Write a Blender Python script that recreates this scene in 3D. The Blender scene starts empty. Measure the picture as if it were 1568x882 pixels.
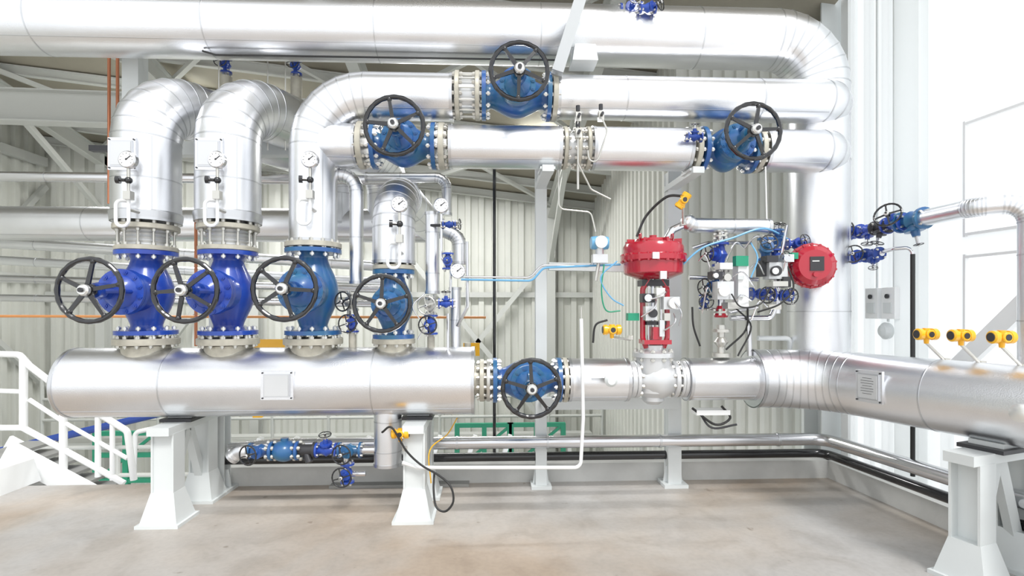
import bpy, math, random
from mathutils import Vector, Matrix
random.seed(4)
F=816.6; TH=math.radians(-2.5); H=1.6; HV=475.0
V=Vector
def P(u,v,y):
    """survey helper: metres on the vertical plane Y=y for a sight-line measured in the photo"""
    x=(u-784)/F; z=(HV-v)/F
    c,s=math.cos(TH),math.sin(TH)
    dx=x*c-s; dy=x*s+c; t=y/dy
    return V((dx*t,y,H+z*t))
def G(u,v,z=0.0):
    x=(u-784)/F; zz=(HV-v)/F; t=(z-H)/zz
    c,s=math.cos(TH),math.sin(TH)
    return V(((x*c-s)*t,(x*s+c)*t,z))
X=V((1,0,0));Y=V((0,1,0));Z=V((0,0,1))
# ------------------------------------------------ materials
MATS={}
def mat(name,col,metal=0,rough=.5,bump=0,bscale=60,var=0,vscale=4,col2=None,coat=0,em=0):
    m=bpy.data.materials.new(name); m.use_nodes=True
    nt=m.node_tree; b=nt.nodes['Principled BSDF']
    b.inputs['Base Color'].default_value=(*col,1); b.inputs['Metallic'].default_value=metal
    b.inputs['Roughness'].default_value=rough
    if coat: b.inputs['Coat Weight'].default_value=coat; b.inputs['Coat Roughness'].default_value=.08
    tc=nt.nodes.new('ShaderNodeTexCoord')
    if bump:
        n=nt.nodes.new('ShaderNodeTexNoise'); n.inputs['Scale'].default_value=bscale; n.inputs['Detail'].default_value=3
        bp=nt.nodes.new('ShaderNodeBump'); bp.inputs['Strength'].default_value=bump; bp.inputs['Distance'].default_value=.01
        nt.links.new(tc.outputs['Object'],n.inputs['Vector']); nt.links.new(n.outputs['Fac'],bp.inputs['Height'])
        nt.links.new(bp.outputs['Normal'],b.inputs['Normal'])
    if var or col2:
        n=nt.nodes.new('ShaderNodeTexNoise'); n.inputs['Scale'].default_value=vscale; n.inputs['Detail'].default_value=6
        r=nt.nodes.new('ShaderNodeValToRGB')
        c2=col2 if col2 else tuple(max(0,c*(1-var)) for c in col)
        r.color_ramp.elements[0].position=.35; r.color_ramp.elements[1].position=.65
        r.color_ramp.elements[0].color=(*c2,1); r.color_ramp.elements[1].color=(*col,1)
        nt.links.new(tc.outputs['Object'],n.inputs['Vector']); nt.links.new(n.outputs['Fac'],r.inputs['Fac'])
        nt.links.new(r.outputs['Color'],b.inputs['Base Color'])
    MATS[name]=m; return m
mat('clad',(.88,.89,.915),1,.31,.10,130,.06,3)
mat('band',(.66,.67,.69),1,.3)
mat('steel',(.72,.72,.74),1,.22)
mat('paint',(.72,.75,.75),0,.4,0,0,.06,2)
mat('beam',(.60,.61,.58),0,.5)
mat('strut',(.50,.52,.53),0,.45)
mat('blue',(.02,.085,.47),0,.33,.05,30,0,5,(.018,.05,.34),.35)
mat('teal',(.025,.10,.34),0,.33,.05,30,0,6,(.025,.14,.27),.35)
mat('black',(.010,.010,.012),0,.22,0,0,0,1,None,.6)
mat('rubber',(.02,.02,.02),0,.5)
mat('hub',(.82,.82,.80),.7,.3)
mat('cream',(.60,.57,.48),.25,.45,.05,40,.25,12)
mat('zinc',(.62,.61,.57),.8,.35)
mat('silverpaint',(.68,.69,.70),.5,.35,.04,50)
mat('red',(.44,.006,.025),0,.2,0,0,0,1,None,.8)
mat('yellow',(.92,.48,.01),0,.3,0,0,0,1,None,.4)
mat('green',(.02,.30,.17),0,.4)
mat('copper',(.55,.22,.12),.6,.35)
mat('orange',(.70,.30,.10),0,.4)
mat('white',(.87,.88,.88),0,.35)
mat('dark',(.05,.05,.055),.3,.4)
mat('tubeblue',(.16,.42,.68),0,.3)
mat('curb',(.62,.62,.60),0,.8,.2,30,.15,3)
mat('wallsheet',(.74,.745,.69),0,.45,0,0,.05,1)
mat('wallwhite',(.90,.91,.91),0,.4)
mat('roof',(.38,.35,.28),0,.6,0,0,.12,1)
mat('grate',(.33,.33,.32),.3,.5)
mat('lower',(.34,.34,.32),0,.7,0,0,.2,2)
mat('navy',(.02,.06,.30),0,.4)
def floor_mat():
    m=bpy.data.materials.new('concrete_floor'); m.use_nodes=True; nt=m.node_tree; b=nt.nodes['Principled BSDF']
    tc=nt.nodes.new('ShaderNodeTexCoord')
    def noise(s,d,dist=0,loc=(0,0,0)):
        mp=nt.nodes.new('ShaderNodeMapping'); mp.inputs['Location'].default_value=loc
        n=nt.nodes.new('ShaderNodeTexNoise'); n.inputs['Scale'].default_value=s; n.inputs['Detail'].default_value=d
        n.inputs['Distortion'].default_value=dist
        nt.links.new(tc.outputs['Object'],mp.inputs[0]); nt.links.new(mp.outputs[0],n.inputs['Vector']); return n
    def ramp(n,els):
        r=nt.nodes.new('ShaderNodeValToRGB'); e=r.color_ramp.elements
        e[0].position,e[0].color=els[0][0],(*els[0][1],1); e[1].position,e[1].color=els[-1][0],(*els[-1][1],1)
        for p,c in els[1:-1]: x=e.new(p); x.color=(*c,1)
        nt.links.new(n.outputs['Fac'],r.inputs['Fac']); return r
    def mul(a,c,f,bt='MULTIPLY'):
        mx=nt.nodes.new('ShaderNodeMixRGB'); mx.blend_type=bt; mx.inputs[0].default_value=f
        nt.links.new(a,mx.inputs[1]); nt.links.new(c,mx.inputs[2]); return mx.outputs[0]
    r1=ramp(noise(.45,6,.5,(2.2,.4,0)),[(.36,(.43,.345,.27)),(.48,(.46,.415,.37)),(.60,(.47,.455,.44))])
    r2=ramp(noise(3.2,10,.8),[(.32,(.78,.76,.74)),(.5,(.93,.925,.92)),(.68,(1.0,1.0,1.0))])
    r3=ramp(noise(28,6),[(.3,(.86,.86,.86)),(.6,(1,1,1))])
    r4=ramp(noise(7,4,.2,(5,1,0)),[(.26,(.55,.50,.45)),(.31,(1,1,1)),(1,(1,1,1))])
    o=mul(r1.outputs[0],r2.outputs[0],.8); o=mul(o,r3.outputs[0],.6); o=mul(o,r4.outputs[0],.7)
    nt.links.new(o,b.inputs['Base Color']); b.inputs['Roughness'].default_value=.40
    n2=noise(40,6); bp=nt.nodes.new('ShaderNodeBump'); bp.inputs['Strength'].default_value=.06; bp.inputs['Distance'].default_value=.01
    nt.links.new(n2.outputs['Fac'],bp.inputs['Height']); nt.links.new(bp.outputs['Normal'],b.inputs['Normal'])
    MATS['floor']=m
floor_mat()
def glass_mat():
    m=bpy.data.materials.new('window_glass'); m.use_nodes=True; nt=m.node_tree; nt.nodes.clear()
    o=nt.nodes.new('ShaderNodeOutputMaterial'); t=nt.nodes.new('ShaderNodeBsdfTransparent'); g=nt.nodes.new('ShaderNodeBsdfGlossy')
    g.inputs['Roughness'].default_value=.05; mx=nt.nodes.new('ShaderNodeMixShader'); mx.inputs[0].default_value=.05
    nt.links.new(t.outputs[0],mx.inputs[1]); nt.links.new(g.outputs[0],mx.inputs[2]); nt.links.new(mx.outputs[0],o.inputs[0])
    MATS['glass']=m
    m=bpy.data.materials.new('translucent_sheet'); m.use_nodes=True; nt=m.node_tree; b=nt.nodes['Principled BSDF']; o=nt.nodes['Material Output']
    b.inputs['Base Color'].default_value=(.9,.91,.91,1); b.inputs['Roughness'].default_value=.35
    t=nt.nodes.new('ShaderNodeBsdfTranslucent'); t.inputs[0].default_value=(.95,.97,.97,1); mx=nt.nodes.new('ShaderNodeMixShader'); mx.inputs[0].default_value=.6
    nt.links.new(b.outputs[0],mx.inputs[1]); nt.links.new(t.outputs[0],mx.inputs[2]); nt.links.new(mx.outputs[0],o.inputs[0])
    MATS['sheet']=m
glass_mat()
# ------------------------------------------------ mesh builder
def basis(a):
    a=V(a).normalized(); h=Z if abs(a.z)<.9 else X
    u=h.cross(a).normalized(); w=a.cross(u).normalized(); return u,w,a
class B:
    def __init__(s,name): s.n=name; s.v=[]; s.f=[]; s.m=[]; s.ms=[]
    def mi(s,m):
        if m not in s.ms: s.ms.append(m)
        return s.ms.index(m)
    def rev(s,o,ax,prof,m,seg=32,cap=True):
        u,w,a=basis(ax); o=V(o); k=s.mi(m); st=len(s.v)
        for h,r in prof:
            for i in range(seg):
                t=2*math.pi*i/seg; s.v.append(o+a*h+(u*math.cos(t)+w*math.sin(t))*max(r,1e-4))
        for j in range(len(prof)-1):
            for i in range(seg):
                i2=(i+1)%seg; q=st+j*seg; s.f.append((q+i,q+i2,q+seg+i2,q+seg+i)); s.m.append(k)
        if cap:
            if prof[0][1]>1e-3: s.f.append(tuple(st+i for i in reversed(range(seg)))); s.m.append(k)
            if prof[-1][1]>1e-3:
                q=st+(len(prof)-1)*seg; s.f.append(tuple(q+i for i in range(seg))); s.m.append(k)
    def cyl(s,a,b,r,m,seg=16,r2=None):
        a=V(a);b=V(b); s.rev(a,b-a,[(0,r),((b-a).length,r if r2 is None else r2)],m,seg)
    def sph(s,c,r,m,seg=20,sx=(1,1,1)):
        k=s.mi(m); st=len(s.v); n=seg//2; c=V(c)
        for j in range(n+1):
            p=math.pi*j/n
            for i in range(seg):
                t=2*math.pi*i/seg; s.v.append(c+V((r*sx[0]*math.sin(p)*math.cos(t),r*sx[1]*math.sin(p)*math.sin(t),r*sx[2]*math.cos(p))))
        for j in range(n):
            for i in range(seg):
                i2=(i+1)%seg; q=st+j*seg; s.f.append((q+seg+i,q+seg+i2,q+i2,q+i)); s.m.append(k)
    def torus(s,c,ax,R,r,m,seg=48,ss=12,scallop=0):
        u,w,a=basis(ax); c=V(c); k=s.mi(m); st=len(s.v)
        for i in range(seg):
            t=2*math.pi*i/seg; d=u*math.cos(t)+w*math.sin(t)
            rr=r*(1+scallop*math.cos(t*20))
            for j in range(ss):
                p=2*math.pi*j/ss; s.v.append(c+d*(R+rr*math.cos(p))+a*rr*math.sin(p))
        for i in range(seg):
            for j in range(ss):
                i2=(i+1)%seg;j2=(j+1)%ss; s.f.append((st+i*ss+j,st+i2*ss+j,st+i2*ss+j2,st+i*ss+j2)); s.m.append(k)
    def obox(s,c,ex,ey,ez,m,taper=None):
        c=V(c); k=s.mi(m); st=len(s.v); t=taper or (1,1)
        for sz in(-1,1):
            for sx,sy in((-1,-1),(1,-1),(1,1),(-1,1)):
                kx,ky=(t if sz>0 else (1,1)); s.v.append(c+ex*sx*kx+ey*sy*ky+ez*sz)
        for q in((3,2,1,0),(4,5,6,7),(0,1,5,4),(1,2,6,5),(2,3,7,6),(3,0,4,7)):
            s.f.append(tuple(st+i for i in q)); s.m.append(k)
    def box(s,c,sx,sy,sz,m,taper=None): s.obox(c,X*sx/2,Y*sy/2,Z*sz/2,m,taper)
    def beam(s,a,b,w,h,m,up=None):
        a=V(a);b=V(b);d=(b-a); L=d.length; d.normalize()
        up=up or (Z if abs(d.z)<.9 else Y)
        sd=d.cross(up).normalized(); up=sd.cross(d).normalized()
        s.obox((a+b)/2,sd*w/2,up*h/2,d*L/2,m)
    def ibeam(s,a,b,w,h,m,up=None,t=.018):
        a=V(a);b=V(b);d=(b-a).normalized(); up=up or (Z if abs(d.z)<.9 else Y)
        sd=d.cross(up).normalized(); up=sd.cross(d).normalized()
        s.beam(a+up*(h-t)/2,b+up*(h-t)/2,w,t,m,up); s.beam(a-up*(h-t)/2,b-up*(h-t)/2,w,t,m,up); s.beam(a,b,t,h-2*t,m,up)
    def tube(s,pts,r,m,rf=.1,seg=16,n=6,bands=None,band_every=1.0):
        pts=[V(p) for p in pts]; out=[pts[0]]; arcs=[]
        for i in range(1,len(pts)-1):
            p=pts[i]; d0=(p-pts[i-1]); d1=(pts[i+1]-p); l0,l1=d0.length,d1.length; d0.normalize(); d1.normalize()
            phi=d0.angle(d1)
            if phi<.02 or rf==0: out.append(p); continue
            lim=.49*min(l0 if i>1 else l0*2,l1 if i<len(pts)-2 else l1*2)
            t=min(rf*math.tan(phi/2),lim); R=t/math.tan(phi/2)
            c=p+(d1-d0).normalized()*(R/math.cos(phi/2)); ax=d0.cross(d1).normalized(); a=p-d0*t-c
            for k in range(n+1):
                q=Matrix.Rotation(phi*k/n,3,ax)@a; out.append(c+q); arcs.append(len(out)-1)
        out.append(pts[-1])
        tans=[]
        for i in range(len(out)):
            a=out[max(i-1,0)]; b=out[min(i+1,len(out)-1)]
            if 0<i<len(out)-1: t=((out[i]-a).normalized()+(b-out[i]).normalized()).normalized()
            else: t=(b-a).normalized()
            tans.append(t)
        u,w,_=basis(tans[0]); k=s.mi(m); st=len(s.v)
        for i,c in enumerate(out):
            if i:
                q=tans[i-1].rotation_difference(tans[i]); u=(q@u); u=(u-tans[i]*u.dot(tans[i])).normalized()
            w=tans[i].cross(u)
            for j in range(seg):
                t=2*math.pi*j/seg; s.v.append(c+(u*math.cos(t)+w*math.sin(t))*r)
        for i in range(len(out)-1):
            for j in range(seg):
                j2=(j+1)%seg; q=st+i*seg; s.f.append((q+j,q+j2,q+seg+j2,q+seg+j)); s.m.append(k)
        s.f.append(tuple(st+i for i in reversed(range(seg)))); s.m.append(k)
        q=st+(len(out)-1)*seg; s.f.append(tuple(q+i for i in range(seg))); s.m.append(k)
        if bands:
            def ring(c,t,wd=.005,e=.0025): s.rev(c,t,[(-wd,r*.98),(-wd,r+e),(wd,r+e),(wd,r*.98)],bands,seg,False)
            for i in arcs: ring(out[i],tans[i])
            for i in range(len(out)-1):
                L=(out[i+1]-out[i]).length; nb=int(L/band_every); d=(out[i+1]-out[i]).normalized()
                for q in range(nb): ring(out[i].lerp(out[i+1],(q+.5)/nb),d)
                if L>.3 and r>.12:   # overlapping lengthwise seam of the cladding sheet
                    nrm=V((.45,-.55,-.6)); nrm=(nrm-d*nrm.dot(d)).normalized()
                    s.obox((out[i]+out[i+1])/2+nrm*(r-.001),nrm*.003,d.cross(nrm)*.004,d*(L/2-.01),bands)
            ring(out[0]+tans[0]*.012,tans[0],.012,.005); ring(out[-1]-tans[-1]*.012,tans[-1],.012,.005)
    def cable(s,pts,r,m,seg=8):
        pts=[V(p) for p in pts]; q=[pts[0]*2-pts[1]]+pts+[pts[-1]*2-pts[-2]]; out=[]
        for i in range(1,len(q)-2):
            for k in range(7):
                t=k/7; p0,p1,p2,p3=q[i-1:i+3]
                out.append(.5*((2*p1)+(p2-p0)*t+(2*p0-5*p1+4*p2-p3)*t*t+(3*p1-p0-3*p2+p3)*t**3))
        out.append(pts[-1]); s.tube(out,r,m,0,seg)
    def bolts(s,c,ax,R,n,L,m,r=.011):
        u,w,a=basis(ax); c=V(c)
        for i in range(n):
            t=2*math.pi*(i+.5)/n; q=c+(u*math.cos(t)+w*math.sin(t))*R
            s.rev(q-a*L/2,a,[(0,r*.7),(L,r*.7)],m,6); 
            for sg in(-1,1): s.rev(q+a*sg*L*.34-a*.009,a,[(0,r*1.5),(.018,r*1.5)],m,6)
    def flange(s,c,ax,r,th,m,n=12,bm='zinc',ext=.05):
        a=V(ax).normalized(); c=V(c); e=.004
        s.rev(c-a*th/2,a,[(0,r-e),(e,r),(th-e,r),(th,r-e)],m,40); s.bolts(c,a,r*.86,n,th+ext,bm)
    def wheel(s,c,ax,R,r=None,m='black',sp=5,hub='hub',phase=.3):
        u,w,a=basis(ax); c=V(c); r=r or R*.075
        s.torus(c,a,R-r,r,m,80,10,.08)
        for i in range(sp):
            t=2*math.pi*i/sp+phase; d=u*math.cos(t)+w*math.sin(t); sd=a.cross(d)
            p0=c+a*R*.10+d*R*.15; p1=c+d*(R-r*1.5); 
            s.obox((p0+p1)/2,sd*R*.065,((p1-p0).normalized().cross(sd))*R*.035,(p1-p0)/2,m,(.75,1))
            s.sph(c+d*(R-r*1.9),r*1.15,m,10)
        s.rev(c-a*R*.06,a,[(0,R*.19),(R*.16,R*.21),(R*.24,R*.17)],m,20)
        s.rev(c+a*R*.16,a,[(0,R*.17),(R*.12,R*.17),(R*.17,R*.13)],hub,14)
        s.rev(c+a*R*.3,a,[(0,R*.07),(R*.1,R*.07)],'dark',8)
    def finish(s):
        me=bpy.data.meshes.new(s.n); me.from_pydata([tuple(v) for v in s.v],[],s.f); 
        for m in s.ms: me.materials.append(MATS[m])
        me.polygons.foreach_set('material_index',s.m); me.polygons.foreach_set('use_smooth',[True]*len(s.f))
        me.update(); me.set_sharp_from_angle(angle=.62)
        o=bpy.data.objects.new(s.n,me); bpy.context.collection.objects.link(o); return o
# ------------------------------------------------ components
def big_valve(c,run,stem,L,rn,rf,sl,R,m='blue',bd=.22,rb=.17,name='gate_valve',sp=5,phase=.3):
    b=B(name); c=V(c); run=V(run); stem=V(stem)
    h=L/2
    prof=[(0,rf),(.032,rf),(.034,rn*.9),(.06,rn*.80)]
    for k in range(13):
        t=k/12; hh=.075+(L-.15)*t; prof.append((hh,rn*(.80+.62*math.sin(math.pi*t)**1.3)))
    prof+=[(L-.06,rn*.80),(L-.034,rn*.9),(L-.032,rf),(L,rf)]
    b.rev(c-run*h,run,prof,m,40)
    for sg in(-1,1): b.bolts(c+run*sg*(h-.016),run,rf*.87,12,.10,'hub',.011)
    b.rev(c,stem,[(0,rn*1.2),(bd*.5,rn*1.12),(bd*.75,rn*.98),(bd-.035,rb*.85),(bd-.03,rb),(bd+.005,rb)],m,36)
    b.rev(c+stem*(bd+.008),stem,[(0,rb),(.028,rb),(.03,rb*.74),(.05,rb*.66),(.075,rb*.42),(.09,rb*.3),(.15,rb*.28),(.155,rb*.36),(.175,rb*.36)],m,36)
    b.bolts(c+stem*(bd+.006),stem,rb*.87,12,.085,m,.012)
    sd=run.cross(stem).normalized()
    top=c+stem*(sl-.07)
    for sg in(-1,1):
        p0=c+stem*(bd+.05)+sd*sg*rb*.55; p1=top+sd*sg*.045
        b.tube([p0,p0.lerp(p1,.5)+sd*sg*.02,p1],.017,m,.15,8)
    b.rev(top-stem*.03,stem,[(0,.055),(.03,.058),(.06,.05)],m,20)
    b.rev(c+stem*bd,stem,[(0,.018),(sl-bd,.018)],'steel',12)
    b.wheel(c+stem*sl,stem,R,sp=sp,phase=phase)
    b.torus(c,stem.cross(run),rn*1.0,.02,m,32,8)
    return b.finish()
def small_valve(c,run,stem,s=.07,R=.06,m='blue',name='globe_valve',whm='black',sl=None):
    b=B(name); c=V(c); run=V(run).normalized(); stem=V(stem).normalized(); sl=sl or s*2.1
    b.rev(c-run*s*1.3,run,[(0,s*.9),(s*.25,s*.9),(s*.26,s*.45),(s*.8,s*.5),(s*1.3,s*.78),(s*1.8,s*.5),(s*2.34,s*.45),(s*2.35,s*.9),(s*2.6,s*.9)],m,20)
    for sg in(-1,1): b.bolts(c+run*sg*s*1.2,run,s*.72,4,s*.6,'zinc',.006)
    b.rev(c,stem,[(0,s*.5),(s*.7,s*.5),(s*.72,s*.75),(s*.95,s*.75),(s*.97,s*.35),(s*1.4,s*.28)],m,16)
    b.cyl(c+stem*s,c+stem*sl,s*.14,'steel',8)
    b.wheel(c+stem*sl,stem,R,m=whm,sp=4)
    return b.finish()
def gauge(c,r=.06,tail=None,siphon=True,face=V((0,-1,0)),name='pressure_gauge'):
    b=B(name); c=V(c)
    b.rev(c-face*.02,face,[(0,r*.9),(.004,r),(.038,r),(.044,r*.9)],'steel',28)
    b.rev(c+face*.0245,face,[(0,r*.86),(.001,r*.86)],'white',28)
    b.obox(c+face*.028+V((r*.2,0,r*.15)),V((r*.3,0,r*.25)),V((-.002,0,.002)),face*.001,'dark')
    b.cyl(c+face*.026,c+face*.031,r*.1,'dark',8)
    for i in range(9):
        t=math.radians(-130+i*32.5); d=V((math.sin(t),0,math.cos(t))); q=c+face*.0265+d*r*.68
        b.obox(q,d*r*.09,face*.0006,d.cross(face)*r*.02,'dark')
    if siphon:
        z=-Z
        b.cyl(c+z*r,c+z*(r+.07),.012,'zinc',8)
        k=c+z*(r+.085); b.sph(k,.026,'black',12); b.cyl(k,k+V((-.07,-.02,0)),.012,'black',8); b.cyl(k+V((-.075,-.02,-.0)),k+V((-.05,-.015,0)),.028,'black',12)
        k2=k+z*.11; b.cyl(k,k2,.010,'zinc',8); b.box(k2+z*.0,.05,.05,.06,'zinc')
        pts=[k2,k2+z*.13,k2+z*.22,k2+z*.22+V((-.09,0,0)),k2+z*.03+V((-.09,0,0)),k2+z*.03+V((-.03,.06,0)),]
        b.tube(pts,.012,'white',.04,8)
        if tail: b.tube([k2+z*.1,k2+z*.1+tail],.012,'zinc',.03,8)
    return b.finish()
def transmitter(c,base=None,s=.07,ax=X,name='pressure_transmitter'):
    b=B(name); c=V(c)
    b.rev(c-ax*s*1.1,ax,[(0,s*.5),(s*.1,s*.62),(s*.5,s*.62),(s*.55,s*.5),(s*1.6,s*.5),(s*1.65,s*.62),(s*2.1,s*.62),(s*2.2,s*.5)],'yellow',24)
    b.rev(c+ax*s*1.08,ax,[(0,s*.45),(s*.06,s*.42)],'dark',20); b.rev(c-ax*s*1.14,ax,[(0,s*.42),(s*.06,s*.45)],'dark',20)
    b.rev(c,V((0,-1,0)),[(0,s*.5),(s*.62,s*.5),(s*.7,s*.42)],'yellow',18); b.rev(c-Y*s*.7,V((0,-1,0)),[(0,s*.3),(s*.04,s*.3)],'dark',16)
    b.rev(c+Z*s*.3,Z,[(0,s*.35),(s*.35,s*.35)],'yellow',12)
    b.rev(c-Z*s*1.0,Z,[(0,s*.22),(s*.5,s*.28),(s*.55,s*.4),(s*.7,s*.4)],'yellow',12)
    if base is not None: b.tube([c-Z*s*.9,base],s*.16,'zinc',.02,10); b.rev(V(base),Z,[(0,s*.34),(s*.5,s*.34)],'zinc',6)
    return b.finish()
def pipe(name,pts,r,m='clad',rf=.1,seg=40,bands='band',every=1.0,n=7):
    b=B(name); b.tube(pts,r,m,rf,seg,n,bands,every)
    return b.finish()
# ------------------------------------------------ ROOM
def corr(name,p0,p1,z0,z1,pitch,dep,m,ztop2=None):
    b=B(name); p0=V((*p0,0));p1=V((*p1,0)); d=(p1-p0);L=d.length;d.normalize(); nrm=V((d.y,-d.x,0)); k=b.mi(m)
    prof=[(0,0),(.50,0),(.56,1),(.94,1)]
    pts=[];i=0
    while i*pitch<L:
        for a,o in prof:
            if (i+a)*pitch<=L: pts.append(((i+a)*pitch,o*dep))
        i+=1
    pts.append((L,0))
    for q,o in pts:
        p=p0+d*q+nrm*o; zt=z1 if ztop2 is None else z1+(ztop2-z1)*q/L
        b.v.append(V((p.x,p.y,z0))); b.v.append(V((p.x,p.y,zt)))
    for i in range(len(pts)-1): b.f.append((2*i,2*i+2,2*i+3,2*i+1)); b.m.append(k)
    return b.finish()
b=B('floor'); b.box((-1.6,1.5,-.1),10.4,7.1,.2,'floor'); b.finish()
b=B('lower_floor'); b.box((-3,8.3,-3.1),14,6.5,.2,'lower'); b.finish()
YR=10.5; XL=-8.4
def roofz(x,y): return 6.0-.11*x-.2*y
corr('wall_back',(XL,YR),(2.7,YR),-3,roofz(XL,YR),.26,.07,'wallsheet',roofz(2.7,YR))
corr('wall_left',(XL,0),(XL,YR),-3,roofz(XL,0),.26,.07,'wallsheet',roofz(XL,YR))
xa=P(1043,300,5.7).x
corr('wall_alcove',(xa,5.7),(3.75,5.7),-.3,4.75,.13,.04,'wallsheet')
corr('wall_alcove_side',(xa,YR),(xa,5.7),-3,roofz(xa,YR),.2,.05,'wallsheet',roofz(xa,5.7))
WR0=V((3.42,5.7,0)); WR1=V((3.90,0.4,0)); wd=(WR1-WR0).normalized()
def WR(y): return WR0.x+(WR1.x-WR0.x)*(y-WR0.y)/(WR1.y-WR0.y)
corr('wall_right',(WR(5.7),5.7),(WR(4.42),4.42),0,5.3,.2,.035,'sheet')
b=B('ceiling')
k=b.mi('roof')
for (x,y) in((XL,3.6),(3.4,3.6),(3.4,YR),(XL,YR)): b.v.append(V((x,y,roofz(x,y))))
b.f.append((0,3,2,1)); b.m.append(k)
b.finish()
b=B('roof_beams')
for i,y in enumerate((4.0,4.8,5.6,6.4,7.2,8.0,8.8,9.6,10.3)):
    b.ibeam((XL+.1,y,roofz(XL,y)-.1),(3.3,y,roofz(3.3,y)-.1),.07,.14,'beam')
for x in(-7.2,-4.4,-1.6,1.2):
    b.ibeam((x,3.6,roofz(x,3.6)-.3),(x,YR-.1,roofz(x,YR)-.3),.14,.26,'beam')
    b.beam((x,YR-.15,roofz(x,YR)-1.3),(x,YR-2.2,roofz(x,YR-2)-.35),.08,.08,'beam')
for x in(-7.2,-4.4,-1.6): 
    for ya,yb in((5,7.6),(7.6,10.2)):
        b.beam((x,ya,roofz(x,ya)-.2),(x+2.8,yb,roofz(x+2.8,yb)-.2),.06,.06,'beam'); b.beam((x+2.8,ya,roofz(x+2.8,ya)-.2),(x,yb,roofz(x,yb)-.2),.06,.06,'beam')
b.finish()
b=B('wall_frame_back')
for x in(-7.2,-4.4,-1.6,1.2): b.ibeam((x,YR-.2,-3),(x,YR-.2,roofz(x,YR)-.2),.16,.2,'beam',Y)
for z in(.2,1.9): b.beam((XL+.1,YR-.12,z),(2.6,YR-.12,z),.06,.1,'beam')
b.beam((-1.5,YR-.24,-.6),(1.1,YR-.24,2.6),.09,.09,'beam'); b.beam((1.1,YR-.24,-.6),(-1.5,YR-.24,2.6),.09,.09,'beam')
b.beam((-7.1,YR-.24,-.6),(-4.5,YR-.24,3),.09,.09,'beam'); b.beam((XL+.15,6.4,3.7),(XL+.15,YR-.2,.2),.09,.09,'beam'); b.beam((XL+.15,7.0,.2),(XL+.15,YR-.2,3.9),.09,.09,'beam')
b.beam((XL+.15,5.5,4.35),(XL+.15,YR-.2,4.35),.1,.16,'beam'); b.beam((XL+.15,5.5,2.2),(XL+.15,YR-.2,2.2),.08,.1,'beam')
b.finish()
b=B('crane_girder'); g1=P(195,178,7.2)
b.ibeam((XL+.12,7.2,g1.z+.15),(-1.2,7.2,g1.z-.0),.2,.42,'beam'); b.finish()
b=B('corner_column'); c=P(1266,560,5.25)
b.ibeam((c.x,c.y,0),(c.x,c.y,4.9),.30,.30,'paint',Y); b.box((c.x,c.y,.02),.42,.42,.04,'paint'); b.finish()
b=B('portal_column'); yy=4.3
b.box((WR(yy)+.0,yy,2.7),.14,.26,5.4,'sheet'); b.box((WR(5.0)-.03,5.0,2.7),.05,.1,5.4,'wallwhite'); b.finish()
# right wall: bright translucent panel with two tall glazed openings
b=B('wall_right_panel'); 
def wq(y0,y1,z0,z1,m='sheet',off=0.0):
    k=b.mi(m); st=len(b.v)
    for y,z in((y0,z0),(y1,z0),(y1,z1),(y0,z1)): b.v.append(V((WR(y)+off,y,z)))
    b.f.append((st,st+1,st+2,st+3)); b.m.append(k)
wq(4.18,3.86,.88,5.4); wq(3.86,.4,2.0,2.17); wq(3.86,.4,3.05,5.4) if False else wq(3.86,.4,3.0,3.06)
wq(3.86,.4,.88,.98); b.finish()
b=B('window_1')
for z in(.98,2.0): b.beam((WR(3.86),3.86,z),(WR(.4),.4,z),.03,.02,'white')
b.beam((WR(3.86),3.86,.95),(WR(3.86),3.86,2.02),.03,.02,'white',Y)
wq(3.86,.4,.98,2.0,'glass',.02); b.finish()
b=B('window_2')
for z in(2.17,3.0): b.beam((WR(3.86),3.86,z),(WR(.4),.4,z),.03,.02,'white')
b.beam((WR(3.86),3.86,2.15),(WR(3.86),3.86,3.02),.03,.02,'white',Y)
wq(3.86,.4,2.17,3.0,'glass',.02); wq(3.86,.4,3.06,5.4,'glass',.02); b.finish()
b=B('wall_brace'); b.beam((WR(4.0)-.09,4.0,1.0),(WR(2.4)-.09,2.4,2.65),.05,.12,'white'); b.beam((WR(4.1)-.09,4.1,4.55),(WR(2.4)-.09,2.4,3.55),.05,.14,'paint'); b.finish()
corr('wall_right_lower',(WR(4.15),4.15),(WR(.4),.4),0,.88,.2,.03,'sheet')
b=B('concrete_curb'); 
a=P(340,745,4.95); a.z=0
b.box(((a.x+3.28)/2,5.03,.085),3.28-a.x,.16,.17,'curb')
b.beam((3.30,5.1,.085),(3.62,1.0,.085),.16,.17,'curb')
b.finish()
b=B('concrete_step'); b.box((-4.95,4.75,.11),1.5,.9,.22,'wallwhite',(.96,.9)); b.box((-5.3,4.9,.28),1.0,.6,.12,'wallwhite'); b.finish()
b=B('switch_box')
for yy in(4.62,4.44):
    b.box((WR(yy)-.07,yy,1.66),.07,.15,.27,'white'); b.box((WR(yy)-.11,yy,1.62),.01,.09,.09,'paint'); b.rev((WR(yy)-.11,yy,1.72),(-1,0,0),[(0,.02),(.012,.02)],'dark',12)
    b.tube([(WR(yy)-.05,yy,1.8),(WR(yy)-.05,yy,5.2)],.009,'paint')
b.finish()
b=B('bulkhead_lamp'); b.rev((WR(4.5)-.05,4.5,1.42),(-1,0,0),[(0,.07),(.03,.075),(.06,.05),(.07,.0)],'paint',24); b.tube([(WR(4.5)-.05,4.5,1.5),(WR(4.5)-.05,4.5,1.62)],.01,'paint'); b.finish()
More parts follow.
